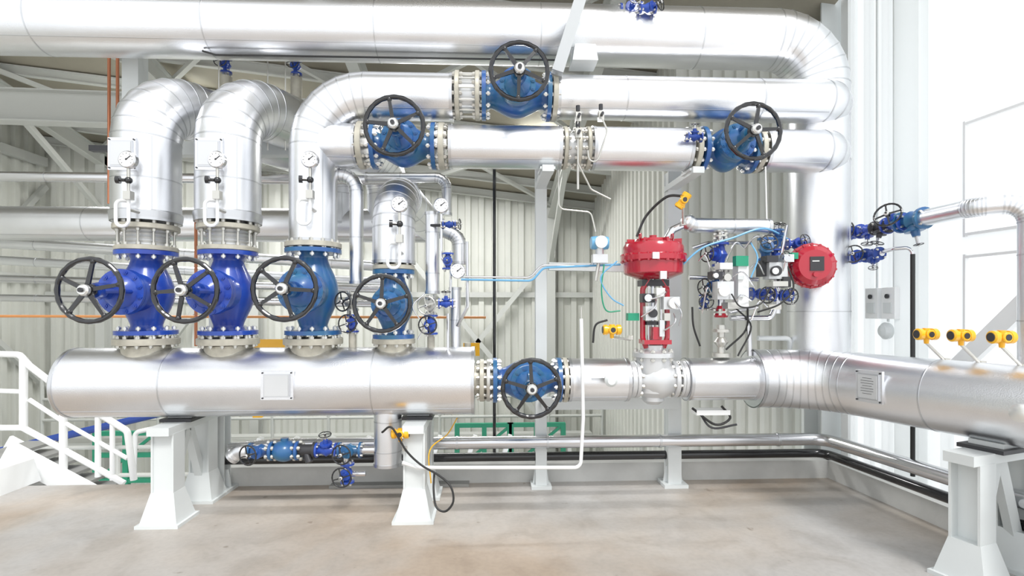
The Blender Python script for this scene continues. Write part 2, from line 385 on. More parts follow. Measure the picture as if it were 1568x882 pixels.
# ------------------------------------------------ HEADER & RISERS
YP=4.3
hz=P(420,584,YP).z
hx0=P(112,584,YP).x+.02; hx1=P(727,584,YP).x
b=B('insulated_header'); b.tube([(hx0,YP,hz),(hx1,YP,hz)],.268,'clad',0,64,1,'band',1.2)
b.rev((hx0,YP,hz),-X,[(0,.268),(.012,.262),(.02,.2)],'clad',64)
b.finish()
HT=hz+.268
def plate(c,w,h,face=V((0,-1,0)),name='nameplate',text=True):
    b=B(name); c=V(c); sd=face.cross(Z).normalized()
    b.obox(c+face*.0,sd*w/2*1.25,Z*h/2*1.25,face*.012,'clad'); b.obox(c+face*.018,sd*w/2,Z*h/2,face*.006,'band')
    b.obox(c+face*.0255,sd*w/2*.9,Z*h/2*.9,face*.002,'silverpaint')
    if text:
        for i in range(7): b.obox(c+face*.0285+Z*h*(.33-.1*i),sd*w*(.3 if i%3 else .22),Z*h*.007,face*.0006,'dark')
    for sx in(-1,1):
        for sz in(-1,1): b.cyl(c+sd*sx*w*.55+Z*sz*h*.55+face*.012,c+sd*sx*w*.55+Z*sz*h*.55+face*.02,.006,'dark',8)
    return b.finish()
q=P(425,590,4.03); plate(q,.19,.17,text=False)
ybk=6.2; zbk=P(0,342,ybk).z
risers=[(225,.236,'blue'),(350,.236,'blue'),(480,.182,'teal')]
for i,(u,r,m) in enumerate(risers):
    x=P(u,450,YP).x
    vtop=386 if i<2 else 382; vb=512
    z1=P(u,vb,YP).z; z2=P(u,vtop,YP).z
    b=B('riser_flange'); b.rev((x,YP,HT-.06),Z,[(0,.17),(.08,.17)],'cream',32); b.flange((x,YP,(HT+z1)/2+.0),Z,.225,.05,'cream',14); b.finish()
    big_valve((x,YP,(z1+z2)/2),Z,V((0,-1,0)),z2-z1,.135,.215,YP-3.70,.228,m,bd=.27,rb=.168,phase=.2+i*.5)
    if i<2:
        zt=P(u,346,YP).z
        b=B('expansion_joint'); b.flange((x,YP,z2+.02),Z,.215,.035,'cream',12); b.flange((x,YP,zt-.02),Z,.225,.04,'cream',12)
        b.rev((x,YP,z2),Z,[(0,.15)]+[(.03+j*(zt-z2-.06)/10,.15+(.012 if j%2 else 0)) for j in range(11)]+[(zt-z2,.15)],'silverpaint',32)
        for j in range(12):
            t=2*math.pi*(j+.5)/12; q=V((x+.19*math.cos(t),YP+.19*math.sin(t),0)); b.cyl(q+Z*z2,q+Z*(zt+.03),.009,'zinc',8)
        b.finish()
        za=zt+.02; zc=3.28
        xe=x+.47*(ybk-YP)
        pipe('insulated_riser_pipe',[(x,YP,za),(x,YP,zc),(xe,ybk,zc),(xe,ybk,zbk)],r,rf=.36,every=.62,seg=56)
        b=B('riser_collar'); b.rev((x,YP,za+.02),Z,[(0,r*.9),(0,r+.006),(.05,r+.012),(.06,r)],'band',48); b.finish()
        vx_=x+.3; vy=YP+.64
        b=B('vent_pipe'); b.cyl((vx_,vy,zc+r-.04),(vx_,vy,zc+r+.2),.05,'cream',16); b.cyl((vx_,vy,zc+r+.2),(vx_,vy,zc+r+.55),.022,'zinc',10); b.finish()
        small_valve((vx_,vy,zc+r+.30),Z,(0,-1,0),.055,.06)
        q=V((x-.02,YP-r-.01,P(u,237,YP-r).z)); plate(q,.16,.19,text=False)
    else:
        b=B('riser_flange'); b.flange((x,YP,z2+.03),Z,.215,.04,'cream',14); b.finish()
        zc=P(u,146,YP).z; x2=P(694,146,YP).x
        pipe('insulated_riser_pipe',[(x,YP,z2+.05),(x,YP,zc),(x2,YP,zc)],r,rf=.42,every=.8,seg=56,n=8)
X3=P(480,450,YP).x
x=P(603,450,YP).x; z1=P(603,518,YP).z; z2=P(603,414,YP).z
b=B('riser_flange'); b.rev((x,YP,HT-.06),Z,[(0,.13),(z1-HT+.06,.13)],'cream',32); b.flange((x,YP,z1-.02),Z,.17,.04,'cream',10); b.finish()
big_valve((x,YP,(z1+z2)/2),Z,V((0,-1,0)),z2-z1,.11,.165,.47,.212,'teal',bd=.2,rb=.13)
b=B('riser_flange'); b.flange((x,YP,z2+.02),Z,.165,.035,'cream',10); b.finish()
pipe('insulated_riser_pipe',[(x,YP,z2+.05),(x,YP,zbk-.02),(x+.1,ybk-.1,zbk-.02)],.168,rf=.3,every=.5,seg=48)
for u,v,x0,r in((197,245,0,.236),(333,245,0,.236),(475,245,0,.182),(612,313,0,.168)):
    q=P(u,v,YP-r-.1); gauge(q,.062,tail=V((0,.12,0)))
# ------------------------------------------------ UPPER LINES
YT=4.5
tz=P(1100,60,YT).z; vx=P(1253,300,YT).x
pipe('insulated_main_pipe',[(-5.6,YT,tz),(vx,YT,tz),(vx,YT,.95)],.242,rf=.42,every=1.15,seg=64,n=8)
z2=P(790,148,YP).z
b=B('expansion_joint'); x0=P(697,146,YP).x; x1=P(735,146,YP).x
b.flange((x0+.02,YP,z2),X,.19,.035,'cream',12); b.flange((x1-.02,YP,z2),X,.19,.035,'cream',12); b.cyl((x0,YP,z2),(x1,YP,z2),.13,'silverpaint',32)
for j in range(12):
    t=2*math.pi*j/12; q=V((0,YP+.165*math.cos(t),z2+.165*math.sin(t))); b.cyl(q+X*x0,q+X*x1,.008,'zinc',8)
b.finish()
xa1=P(738,146,YP).x; xb1=P(842,146,YP).x
big_valve(((xa1+xb1)/2,YP,z2),X,V((0,-1,0)),xb1-xa1,.12,.19,.46,.222,'teal',bd=.2,rb=.14,phase=.9)
b=B('pipe_flange'); b.flange((xb1+.03,YP,z2),X,.19,.04,'cream',12); b.finish()
pipe('insulated_pipe',[(xb1+.05,YP,z2),(vx+.02,YP,z2),(vx+.02,YT,z2)],.172,rf=.12,every=.85,seg=48,n=3)
z3=P(790,226,YP).z
x0=P(549,222,YP).x
pipe('insulated_pipe',[(X3,YP,z3),(x0,YP,z3)],.168,every=.6,seg=48)
def xu(u,v=226,y=YP): return P(u,v,y).x
b=B('pipe_flange'); b.flange((x0+.03,YP,z3),X,.185,.045,'cream',12); b.finish()
big_valve(((xu(571)+xu(668))/2,YP,z3),X,V((0,-1,0)),xu(668)-xu(571),.12,.185,.47,.222,'teal',bd=.2,rb=.14,phase=.5)
b=B('pipe_flange'); b.flange((xu(677),YP,z3),X,.185,.045,'cream',12); b.finish()
pipe('insulated_pipe',[(xu(688),YP,z3),(xu(858),YP,z3)],.17,every=.95,seg=48)
b=B('pipe_flange'); 
for u in(864,884,899): b.flange((xu(u),YP,z3),X,.17,.03,'cream',12)
b.cyl((xu(858),YP,z3),(xu(905),YP,z3),.12,'silverpaint',28); b.finish()
pipe('insulated_pipe',[(xu(905),YP,z3),(xu(1053),YP,z3)],.172,every=.8,seg=48)
b=B('pipe_flange'); b.flange((xu(1062),YP,z3),X,.18,.04,'cream',12); b.finish()
big_valve(((xu(1070)+xu(1150))/2,YP,z3),X,V((0,-1,0)),xu(1150)-xu(1070),.125,.185,.47,.218,'teal',bd=.2,rb=.14,phase=.1)
b=B('pipe_flange'); b.flange((xu(1157),YP,z3),X,.18,.04,'cream',12); b.finish()
pipe('insulated_pipe',[(xu(1165),YP,z3),(vx,YP,z3),(vx,YT+.02,z3)],.172,rf=.12,every=.8,seg=48,n=3)
small_valve(P(1063,210,4.05),X,(0,-.2,1),.045,.035,'navy')
# ------------------------------------------------ LOWER RUN
b=B('pipe_flange'); b.flange((xu(738),YP,hz),X,.17,.035,'cream',12); b.flange((xu(748),YP,hz),X,.17,.03,'zinc',12); b.cyl((hx1-.02,YP,hz),(xu(755),YP,hz),.12,'cream',24); b.finish()
big_valve(((xu(755)+xu(858))/2,YP,hz),X,V((0,-1,0)),xu(858)-xu(755),.12,.18,.47,.222,'teal',bd=.2,rb=.14,phase=.35)
b=B('pipe_flange'); b.flange((xu(864),YP,hz),X,.18,.035,'cream',12); b.finish()
pipe('insulated_pipe',[(xu(869),YP,hz),(xu(960),YP,hz)],.172,every=.6,seg=48)
b=B('thermowell'); q=P(931,580,YP-.17); b.cyl(q+Y*.05,q-Y*.08,.03,'zinc',14); b.rev(q-Y*.08,(0,-1,0),[(0,.045),(.03,.05),(.05,.03)],'paint',18); b.box(q+V((-.03,.0,.0)),.2,.02,.02,'band'); b.finish()
b=B('control_valve'); cx=xu(1000)
b.flange((xu(966),YP,hz),X,.15,.04,'silverpaint',10); b.flange((xu(973),YP,hz),X,.15,.03,'silverpaint',10)
b.rev((xu(970),YP,hz),X,[(0,.10),(.05,.10),(.12,.15),(.2,.17),(.28,.14),(xu(1040)-xu(970),.10)],'silverpaint',36)
b.flange((xu(1031),YP,hz),X,.15,.035,'silverpaint',10); b.flange((xu(1040),YP,hz),X,.15,.03,'silverpaint',10)
b.rev((cx,YP,hz-.2),Z,[(0,.05),(.03,.09),(.06,.09),(.1,.13),(.3,.14),(.38,.145),(.385,.165),(.42,.165),(.425,.15),(.44,.1)],'silverpaint',36)
b.bolts((cx,YP,hz+.2),Z,.145,10,.1,'zinc',.012)
zb=hz+.24; zt=P(998,428,YP).z
b.rev((cx,YP,zb),Z,[(0,.09),(.04,.09),(.06,.05),(.12,.05)],'silverpaint',20)
for sg in(-1,1):
    b.tube([(cx+sg*.07,YP-.05,zb+.02),(cx+sg*.10,YP-.05,zb+.1),(cx+sg*.10,YP-.05,zt-.08),(cx+sg*.05,YP-.05,zt)],.022,'red',.05,8)
    b.cyl((cx+sg*.05,YP-.05,zb),(cx+sg*.05,YP-.05,zt),.009,'steel',8)
b.cyl((cx,YP,zb),(cx,YP,zt+.02),.02,'steel',10)
b.box((cx,YP-.05,zb+.07),.22,.16,.035,'red'); b.box((cx,YP-.06,zb+.14),.07,.12,.10,'red'); b.box((cx,YP-.03,zb+.22),.16,.12,.03,'dark'); b.box((cx-.06,YP-.1,zb+.30),.09,.10,.11,'silverpaint'); b.box((cx+.11,YP-.08,zb+.38),.13,.1,.1,'silverpaint'); b.box((cx+.03,YP-.12,zb+.18),.04,.04,.13,'silverpaint')
b.box((cx-.08,YP-.1,zb+.42),.1,.08,.07,'dark'); b.box((cx+.02,YP-.1,zb+.47),.07,.07,.06,'hub'); b.box((cx+.07,YP-.12,zb+.27),.05,.05,.06,'zinc')
b.rev((cx+.12,YP-.14,zb+.38),(0,-1,0),[(0,.045),(.03,.045)],'hub',18); b.rev((cx-.09,YP-.15,zb+.42),(0,-1,0),[(0,.03),(.02,.03)],'steel',16)
b.rev((cx-.05,YP-.15,zb+.3),(0,-1,0),[(0,.035),(.02,.035)],'dark',16)
b.box((cx-.18,YP-.04,zb+.27),.09,.07,.06,'green')
for a_ in((-.14,.27,-.02,.42),(.04,.16,.12,.3),(-.1,.4,.06,.47),(.1,.42,.16,.2)):
    b.cable([(cx+a_[0],YP-.15,zb+a_[1]),(cx+(a_[0]+a_[2])/2+.03,YP-.2,zb+(a_[1]+a_[3])/2),(cx+a_[2],YP-.15,zb+a_[3])],.006,'steel')
b.box((cx,YP,zt-.03),.22,.14,.05,'dark')
b.rev((cx,YP,zt),Z,[(0,.06),(.0,.13),(.02,.17),(.04,.225),(.05,.235),(.14,.24),(.15,.262),(.19,.262),(.2,.245),(.26,.243),(.29,.225),(.31,.16),(.325,.15),(.33,0)],'red',56)
b.bolts((cx,YP,zt+.17),Z,.25,22,.07,'red',.009)
for k_ in range(8):
    t=2*math.pi*k_/8+.2; b.obox((cx+.2*math.cos(t),YP+.2*math.sin(t),zt+.30),V((math.cos(t),math.sin(t),0))*.03,V((-math.sin(t),math.cos(t),0))*.008,Z*.02,'red')
for sg in(-1,1): b.torus((cx+sg*.13,YP-.08,zt+.34),X,.025,.006,'red',16,8)
b.cyl((cx,YP,zt+.33),(cx,YP,zt+.36),.03,'red',14); b.box((cx-.06,YP-.262,zt+.17),.05,.02,.05,'white')
b.box((cx+.0,YP-.25,zt+.02),.05,.03,.06,'hub')
b.finish()
pipe('insulated_pipe',[(xu(1048),YP,hz),(xu(1152),YP,hz)],.172,every=.6,seg=48)
b=B('pipe_flange'); b.flange((xu(1044),YP,hz),X,.15,.04,'silverpaint',12); b.finish()
e0=P(1150,583,YP+.02); e0.z=hz
cA=P(1243,583,YP+.02); cA.z=hz
dirp=V((.67,-1.76,0)).normalized(); c_,s_=math.cos(TH),math.sin(TH); dirp=V((dirp.x*c_-dirp.y*s_,dirp.x*s_+dirp.y*c_,0)).normalized()
pipe('insulated_main_pipe',[e0,cA,cA+dirp*2.7],.238,rf=.55,every=.95,seg=64,n=8)
nrm=V((dirp.y,-dirp.x,0))
if nrm.x>0: nrm=-nrm
q=cA+dirp*.66+nrm*.24+Z*.03; plate(q,.15,.18,nrm)
def along(s): return cA+dirp*s
for s in(.97,1.17,1.38):
    q=along(s)+Z*.235; transmitter(q+Z*.17+V((-.10,0,0)),q+V((.04,0,-.02)),.062)
b=B('thermowell'); q=along(1.52)+nrm*.23; b.rev(q,nrm,[(0,.05),(.05,.05),(.06,.03)],'hub',20); b.finish()
# ------------------------------------------------ SUPPORTS
def support(c,ax,span,zt,name='pipe_support'):
    b=B(name); c=V(c); ax=V(ax).normalized(); sd=ax.cross(Z).normalized()
    b.obox(c+Z*(zt-.055),ax*(span/2+.13),sd*.08,Z*.03,'paint'); b.obox(c+Z*(zt-.015),ax*.16,sd*.12,Z*.012,'dark'); b.obox(c+Z*(zt+.01),ax*.10,sd*.09,Z*.015,'paint')
    for sg in(-1,1):
        p=c+ax*sg*span/2
        b.obox(p+Z*.012,ax*.15,sd*.155,Z*.012,'paint')
        b.obox(p+Z*.13,ax*.13,sd*.135,Z*.11,'paint',(.58,.62))
        zc_=.23+(zt-.32)/2; hh=(zt-.30)/2
        b.obox(p+Z*zc_,ax*.01,sd*.07,Z*hh,'paint')
        for s2 in(-1,1): b.obox(p+Z*zc_+sd*s2*.075,ax*.075,sd*.007,Z*hh,'paint')
        b.obox(p+Z*zc_-ax*.06,ax*.004,sd*.07,Z*hh,'paint')
        b.beam(p+Z*.22-ax*sg*.05,c+Z*(zt-.1)+ax*sg*.02,.06,.06,'paint')
    return b.finish()
zb=hz-.268
support((P(275,640,YP).x,4.40,0),Y,.5,zb-.01); support((P(640,640,YP).x,4.40,0),Y,.5,zb-.01)
q=along(1.27); support((q.x,q.y,0),nrm,.46,hz-.25)
def post(u,v0,v1,y,w=.12,name='steel_post'):
    b=B(name); x=P(u,500,y).x; zt=P(u,v0,y).z
    b.ibeam((x,y,0),(x,y,zt),w,w,'paint',Y,.014); b.beam((x-w*.42,y,0),(x-w*.42,y,zt),.01,w*.9,'paint',Y); b.box((x,y,.015),w*1.8,w*1.8,.03,'paint'); b.box((x,y,.1),w*1.5,w*.2,.16,'paint',(.7,1))
    return b.finish()
post(828,252,745,4.82,.10); post(1030,265,740,4.82,.12); post(337,250,745,4.85,.13)
p=P(828,620,4.75); q=P(1035,622,4.75); b=B('steel_bracket'); b.beam((p.x,4.7,hz-.26),(q.x,4.7,hz-.26),.1,.1,'paint'); b.finish()
b=B('steel_bracket'); b.beam(P(840,408,4.75),P(1030,412,4.75),.07,.07,'paint'); b.finish()
b=B('steel_bracket'); b.beam(P(255,229,4.95),P(470,229,4.95),.1,.12,'paint'); b.finish()
for u in(828,1030):
    b=B('pipe_bracket'); xx=P(u,300,4.75).x; b.beam((xx,4.15,z3-.2),(xx,4.85,z3-.2),.09,.05,'paint'); b.box((xx,4.28,z3-.19),.12,.2,.02,'paint'); b.finish()
b=B('hanger_strut'); b.ibeam(P(853,112,4.1),P(896,-25,4.1),.09,.09,'strut',Y); b.box(P(893,88,4.2),.2,.2,.13,'paint',(.8,.9)); b.finish()
b=B('steel_post'); b.beam(P(207,75,4.9),P(207,215,4.9),.14,.14,'paint'); b.finish()
b=B('hanger_rod')
for u in(335,437,410): b.cyl(P(u,70,4.7),P(u,230,4.7),.006,'zinc',6)
b.finish()
small_valve(P(965,18,4.35),X,(0,-1,.2),.07,.05); small_valve(P(992,12,4.22),X,(1,-1,.1),.05,.07)
# ------------------------------------------------ FLOOR-LEVEL LINES
yl=4.72
b=B('stainless_pipe')
zl=P(800,677,yl).z
b.tube([P(352,688,yl),(P(420,680,yl).x,yl,zl),(P(1262,677,yl).x,yl,zl),(3.36,2.6,zl)],.055,'steel',.16,20,6)
for u in(700,838,1010,1190): b.rev((P(u,677,yl).x,yl,zl),X,[(-.01,.05),(-.01,.06),(.01,.06),(.01,.05)],'band',20,False)
b.finish()
b=B('black_pipe'); zk=P(800,699,4.85).z
b.tube([(P(312,700,4.85).x,4.85,zk),(P(1262,699,4.85).x,4.85,zk),(3.42,2.2,zk)],.04,'black',.12,16); b.finish()
xd=P(594,660,YP).x
pipe('drip_leg',[(xd,YP,hz-.2),(xd,YP,P(594,712,YP).z)],.108,every=.2,seg=32)
zv=P(450,690,YP).z
b=B('drain_pipe'); b.tube([(xd,YP,zv),(P(352,688,YP).x,YP,zv)],.028,'steel',.05,14)
b.tube([(P(530,690,YP).x,YP,zv),(P(530,690,YP).x,YP,zv-.19),(P(560,716,YP).x,YP,zv-.19)],.02,'steel',.04,12); b.finish()
pipe('insulated_elbow',[(P(354,693,YP).x,YP,zv-.05),(P(366,690,YP).x,YP,zv),(P(384,690,YP).x,YP,zv)],.055,rf=.05,seg=24)
small_valve(P(400,690,YP),X,(-.3,-1,0),.07,.08,'teal')
b=B('check_valve'); q=P(436,690,YP); b.sph(q,.1,'teal',24,(1,1,.85)); b.flange(q+X*.1,X,.075,.025,'teal',6); b.flange(q-X*.1,X,.075,.025,'teal',6); b.cyl(q+Z*.06,q+Z*.1,.03,'teal'); b.finish()
b=B('strainer'); q=P(468,689,YP); b.rev(q-X*.08,X,[(0,.065),(.02,.065),(.022,.045),(.14,.045),(.142,.065),(.16,.065)],'dark',20); b.cyl(q,q+V((.04,-.03,-.09)),.03,'dark'); b.finish()
small_valve(P(500,689,YP),X,(0,-.3,1),.065,.05,'blue'); small_valve(P(536,689,YP),X,(-.2,-1,0),.07,.08,'teal'); small_valve(P(532,724,YP),Z,(-.1,-1,0),.06,.08,'blue')
b=B('floor_grate'); a=G(615,740); b.box((a.x,a.y-.02,.012),1.25,.22,.024,'grate'); b.finish()
b=B('condensate_pipe'); b.tube([P(616,708,4.05),P(640,716,4.05),P(889,716,4.05),P(893,640,4.05),P(890,488,4.05)],.014,'white',.05,12); b.cyl(P(890,488,4.05),P(890,470,4.05),.006,'zinc'); b.finish()
transmitter(P(613,664,4.05),P(620,690,4.05),.06)
transmitter(P(937,505,4.1),P(965,520,4.2),.065); transmitter(P(1046,307,4.15),P(1046,345,4.25),.06,V((.5,-.3,.8)).normalized())
b=B('black_cable')
b.cable([P(585,662,4.05),P(600,655,4.0),P(622,690,4.0),P(645,712,4.0),P(672,728,3.95),P(690,745,3.9),P(694,768,3.88),P(682,783,3.88),P(668,776,3.9),P(664,750,3.95),P(665,725,4.0)],.008,'rubber',10)
b.cable([P(975,362,4.4),P(990,330,4.4),P(1020,302,4.3),P(1046,300,4.25)],.011,'rubber')
b.cable([P(908,525,4.1),P(912,498,4.1),P(930,490,4.1)],.008,'rubber')
b.cable([P(1060,470,4.2),P(1062,500,4.2),P(1072,530,4.2)],.008,'rubber'); b.cable([P(1145,470,4.2),P(1142,505,4.3),P(1112,535,4.2)],.008,'rubber'); b.cable([P(1125,470,4.2),P(1150,500,4.25),P(1130,545,4.2)],.007,'rubber')
b.tube([P(310,78,4.4),P(330,84,4.4),P(860,92,4.4)],.008,'rubber',.1,8)
b.finish()
b=B('hanging_conduit'); b.tube([P(757,258,5.2),P(757,702,5.2)],.016,'black',.1,10); b.finish()
b=B('yellow_hose'); b.cable([P(700,640,4.5),P(685,665,4.4),P(658,690,4.2),P(660,740,4.15)],.005,'yellow'); b.finish()
b=B('impulse_tubing')
b.tube([P(706,428,4.4),P(815,430,4.4),P(832,410,4.4),P(950,405,4.35)],.009,'tubeblue',.08,10)
b.tube([P(706,424,4.42),P(812,425,4.42),P(829,406,4.42),P(905,408,4.42),P(918,392,4.42)],.009,'steel',.08,10)
b.finish()
b=B('impulse_tubing')
b.cable([P(1040,410,4.2),P(1075,380,4.2),P(1120,365,4.2),P(1170,350,4.2),P(1210,368,4.3)],.008,'tubeblue')
b.cable([P(925,405,4.2),P(921,445,4.2),P(928,475,4.2),P(950,476,4.2)],.006,'green')
b.cable([P(945,400,4.2),P(920,425,4.2),P(935,455,4.2),P(955,468,4.2)],.006,'tubeblue')
b.tube([P(885,172,4.0),P(885,250,4.05),P(905,290,4.1),P(935,305,4.1)],.007,'zinc',.05,8)
b.tube([P(918,172,4.0),P(930,200,4.0),P(905,280,4.1),P(900,230,4.05)],.007,'zinc',.05,8)
b.tube([P(855,260,4.3),P(856,320,4.3),P(905,325,4.3),P(912,355,4.3)],.007,'zinc',.05,8)
b.tube([P(1172,255,4.1),P(1174,335,4.15)],.006,'white',.05,8)
b.tube([P(885,250,4.1),P(885,290,4.1)],.01,'zinc'); b.finish()
b=B('manifold_block')
for u,v in((885,180),(920,178),(885,205)): 
    q=P(u,v,4.02); b.box(q,.04,.05,.07,'zinc'); b.cyl(q,q-Y*.07,.012,'dark',8); b.cyl(q+Z*.05,q+Z*.09,.016,'dark',8)
b.finish()
b=B('differential_transmitter'); q=P(918,372,4.3)
b.rev(q-X*.07,X,[(0,.05),(.03,.055),(.11,.055),(.14,.05)],'tubeblue',20); b.cyl(q-Z*.03,q-Z*.12,.035,'silverpaint',14); b.box(q-Z*.13,.12,.08,.07,'silverpaint'); b.cyl(q+Y*.02,q-Y*.08,.05,'hub',18); b.cyl(q-Z*.12,P(912,430,4.3),.014,'zinc'); b.finish()
# ------------------------------------------------ RIGHT INSTRUMENT CLUSTER
b=B('insulated_bypass'); b.tube([P(1052,340,YP),P(1062,345,YP),P(1178,347,YP)],.062,'clad',.05,24,4,'band',.5); b.sph(P(1054,341,YP),.066,'clad'); b.tube([P(1054,341,YP),P(1030,352,YP),P(1018,372,YP)],.03,'steel',.05,12); b.finish()
b=B('bypass_piping')
xc=P(1104,400,YP).x; zz=lambda v:P(1104,v,YP).z
b.cyl((xc,YP,zz(350)),(xc,YP,zz(480)),.032,'steel',16)
b.rev((xc,YP,zz(546)),Z,[(0,.075),(.03,.075),(.031,.03),(.08,.03),(.12,.06),(.16,.03),(.2,.03),(.201,.07),(.225,.07),(.226,.04),(.26,.035)],'zinc',24)
b.rev((xc,YP,zz(486)),Z,[(0,.05),(.02,.06),(.06,.045),(.1,.03)],'red',20)
b.tube([P(1118,487,YP),P(1180,487,YP),P(1188,470,YP)],.022,'steel',.05,12); b.tube([P(1148,545,YP),P(1146,490,YP)],.02,'steel'); b.tube([P(1160,518,4.5),P(1210,518,4.5),P(1210,600,4.6)],.022,'paint',.05)
b.tube([P(1190,345,YP),P(1190,480,YP)],.026,'steel',.05,12); b.tube([P(1205,345,4.2),P(1195,395,4.2)],.012,'steel',.05,8)
b.tube([P(1060,380,4.4),P(1085,372,4.4),P(1150,372,4.4)],.016,'steel',.03,10); b.tube([P(1055,425,4.4),P(1160,428,4.4)],.02,'steel'); b.tube([P(1070,470,4.35),P(1120,478,4.35),P(1160,470,4.35)],.014,'steel',.03,10)
for v in(362,412,478): b.flange((xc,YP,zz(v)),Z,.06,.02,'zinc',6,ext=.03)
b.finish()
small_valve(P(1103,390,YP),Z,(-1,-.5,0),.075,.07,'blue'); small_valve(P(1096,440,YP),Z,(-1,-.5,0),.065,.07,'teal')
small_valve(P(1172,382,4.2),Z,(-.3,-1,.3),.07,.065,'teal'); small_valve(P(1190,366,YP),Z,(0,-.4,1),.06,.05,'teal'); small_valve(P(1163,450,YP),X,(0,-1,-.1),.06,.07,'blue'); small_valve(P(1197,452,YP),X,(0,-1,-.1),.06,.07,'blue')
small_valve(P(1217,374,YP),X,(.2,-1,.2),.055,.05,'blue'); small_valve(P(1078,462,4.3),Z,(-.2,-1,0),.045,.06,'navy'); small_valve(P(1186,396,4.25),Z,(.2,-1,0),.06,.05,'navy')
def blk(b,u,v,w,h,m,y=4.18,d=.1): b.box(P(u,v,y),w,d,h,m)
b=B('valve_positioner')
blk(b,1134,432,.085,.40,'white'); blk(b,1134,400,.1,.08,'green',4.14,.06); blk(b,1107,445,.13,.14,'silverpaint',4.12); blk(b,1095,422,.08,.06,'dark',4.1); blk(b,1118,468,.08,.05,'zinc',4.12); blk(b,1108,408,.10,.05,'hub',4.12)
b.rev(P(1107,445,4.07),(0,-1,0),[(0,.045),(.03,.045)],'hub',20); b.rev(P(1095,422,4.05),(0,-1,0),[(0,.02),(.02,.02)],'hub',12); b.rev(P(1112,425,4.1),(0,-1,0),[(0,.03),(.03,.03)],'zinc',12)
for u,v in((1134,452),(1134,425)): blk(b,u,v,.05,.03,'paint',4.12,.02)
b.finish()
b=B('valve_positioner')
blk(b,1187,415,.15,.13,'silverpaint',4.14); blk(b,1178,397,.09,.05,'dark',4.12); blk(b,1203,396,.08,.06,'silverpaint',4.12); blk(b,1190,435,.12,.04,'zinc',4.1); blk(b,1215,392,.05,.05,'green',4.12,.05); blk(b,1182,470,.1,.04,'zinc'); blk(b,1167,412,.05,.12,'dark'); blk(b,1200,432,.06,.08,'dark',4.12)
b.rev(P(1187,415,4.07),(0,-1,0),[(0,.04),(.03,.04)],'dark',20); b.rev(P(1187,415,4.04),(0,-1,0),[(0,.025),(.01,.025)],'white',20); b.rev(P(1203,396,4.07),(0,-1,0),[(0,.025),(.02,.025)],'steel',16)
b.finish()
b=B('instrument_tubing')
for u0,v0,u1,v1 in((1090,420,1070,400),(1150,410,1170,420),(1112,400,1140,380),(1195,430,1215,400),(1175,470,1150,490),(1155,440,1120,425),(1090,450,1075,480),(1140,380,1175,370),(1120,470,1150,460)):
    b.cable([P(u0,v0,4.12),P((u0+u1)/2,min(v0,v1)-8,4.06),P(u1,v1,4.12)],.006,'steel',6)
b.cable([P(1205,405,4.1),P(1215,440,4.05),P(1195,465,4.05),P(1160,478,4.1)],.007,'rubber'); b.cable([P(1120,450,4.05),P(1135,470,4.0),P(1165,465,4.05),P(1180,440,4.05)],.006,'rubber'); b.cable([P(1150,372,4.1),P(1160,395,4.05),P(1150,425,4.05)],.006,'tubeblue')
b.finish()
b=B('diaphragm_actuator'); q=P(1243,407,4.15); ax=V((-.25,-1,0)).normalized()
b.rev(q-ax*.1,ax,[(0,.06),(0,.12),(.03,.155),(.06,.165),(.065,.18),(.1,.18),(.105,.165),(.15,.155),(.18,.12),(.185,0)],'red',48); b.bolts(q-ax*.017,ax,.172,18,.06,'red',.008)
sdx=ax.cross(Z).normalized()
b.obox(q+ax*.088+sdx*-.01+Z*.01,sdx*.05,Z*.055,ax*.004,'dark'); b.obox(q+ax*.093+Z*.03,sdx*.025,Z*.004,ax*.001,'hub'); b.rev(q+ax*.085-Z*.075,ax,[(0,.02),(.02,.02)],'red',14)
b.cyl(q-ax*.1,q-ax*.24,.05,'silverpaint'); b.tube([q-ax*.2,P(1205,410,4.35)],.025,'steel',.05); b.finish()
L0=P(1258,367,4.95); lx,lz=L0.x,L0.z
b=B('sample_line'); b.tube([(lx,4.5,lz),(lx,3.85,lz)],.03,'steel',.05,14); b.tube([(vx+.1,4.5,lz),(lx,4.5,lz)],.03,'steel',.05,14)
l2=lz-.22
b.tube([(vx+.1,4.45,l2),(lx-.05,4.45,l2),(lx-.05,4.1,l2)],.022,'steel',.05,12)
b.tube([(lx-.05,4.2,l2),(lx-.05,3.98,l2+.02),(lx+.02,3.88,l2+.02),(lx+.02,3.88,.35)],.014,'steel',.05,12); b.tube([(lx+.02,3.88,l2-.03),(lx+.02,3.88,.35)],.016,'rubber'); b.finish()
small_valve((lx,4.50,lz),Y,(-1,-.5,.1),.07,.085,'blue'); small_valve((lx,4.33,lz),Y,(-.2,-.2,-1),.06,.045,'blue'); small_valve((lx,4.17,lz),Y,(-.3,0,-1),.065,.05,'dark'); small_valve((lx,4.02,lz),Y,(-1,-.6,.45),.075,.10,'blue'); small_valve((lx,3.86,lz),Y,(.1,-.2,-1),.09,.035,'teal')
small_valve((lx-.05,4.36,l2),Y,(-.8,-.6,.1),.065,.075,'blue'); small_valve((lx-.05,4.2,l2),Y,(-.3,-.4,-1),.06,.035,'navy')
pipe('insulated_branch_pipe',[(lx,3.78,lz),(lx,3.35,lz),(lx+.2,3.18,lz),(lx+.2,3.18,.5)],.06,rf=.12,seg=28,every=.4)
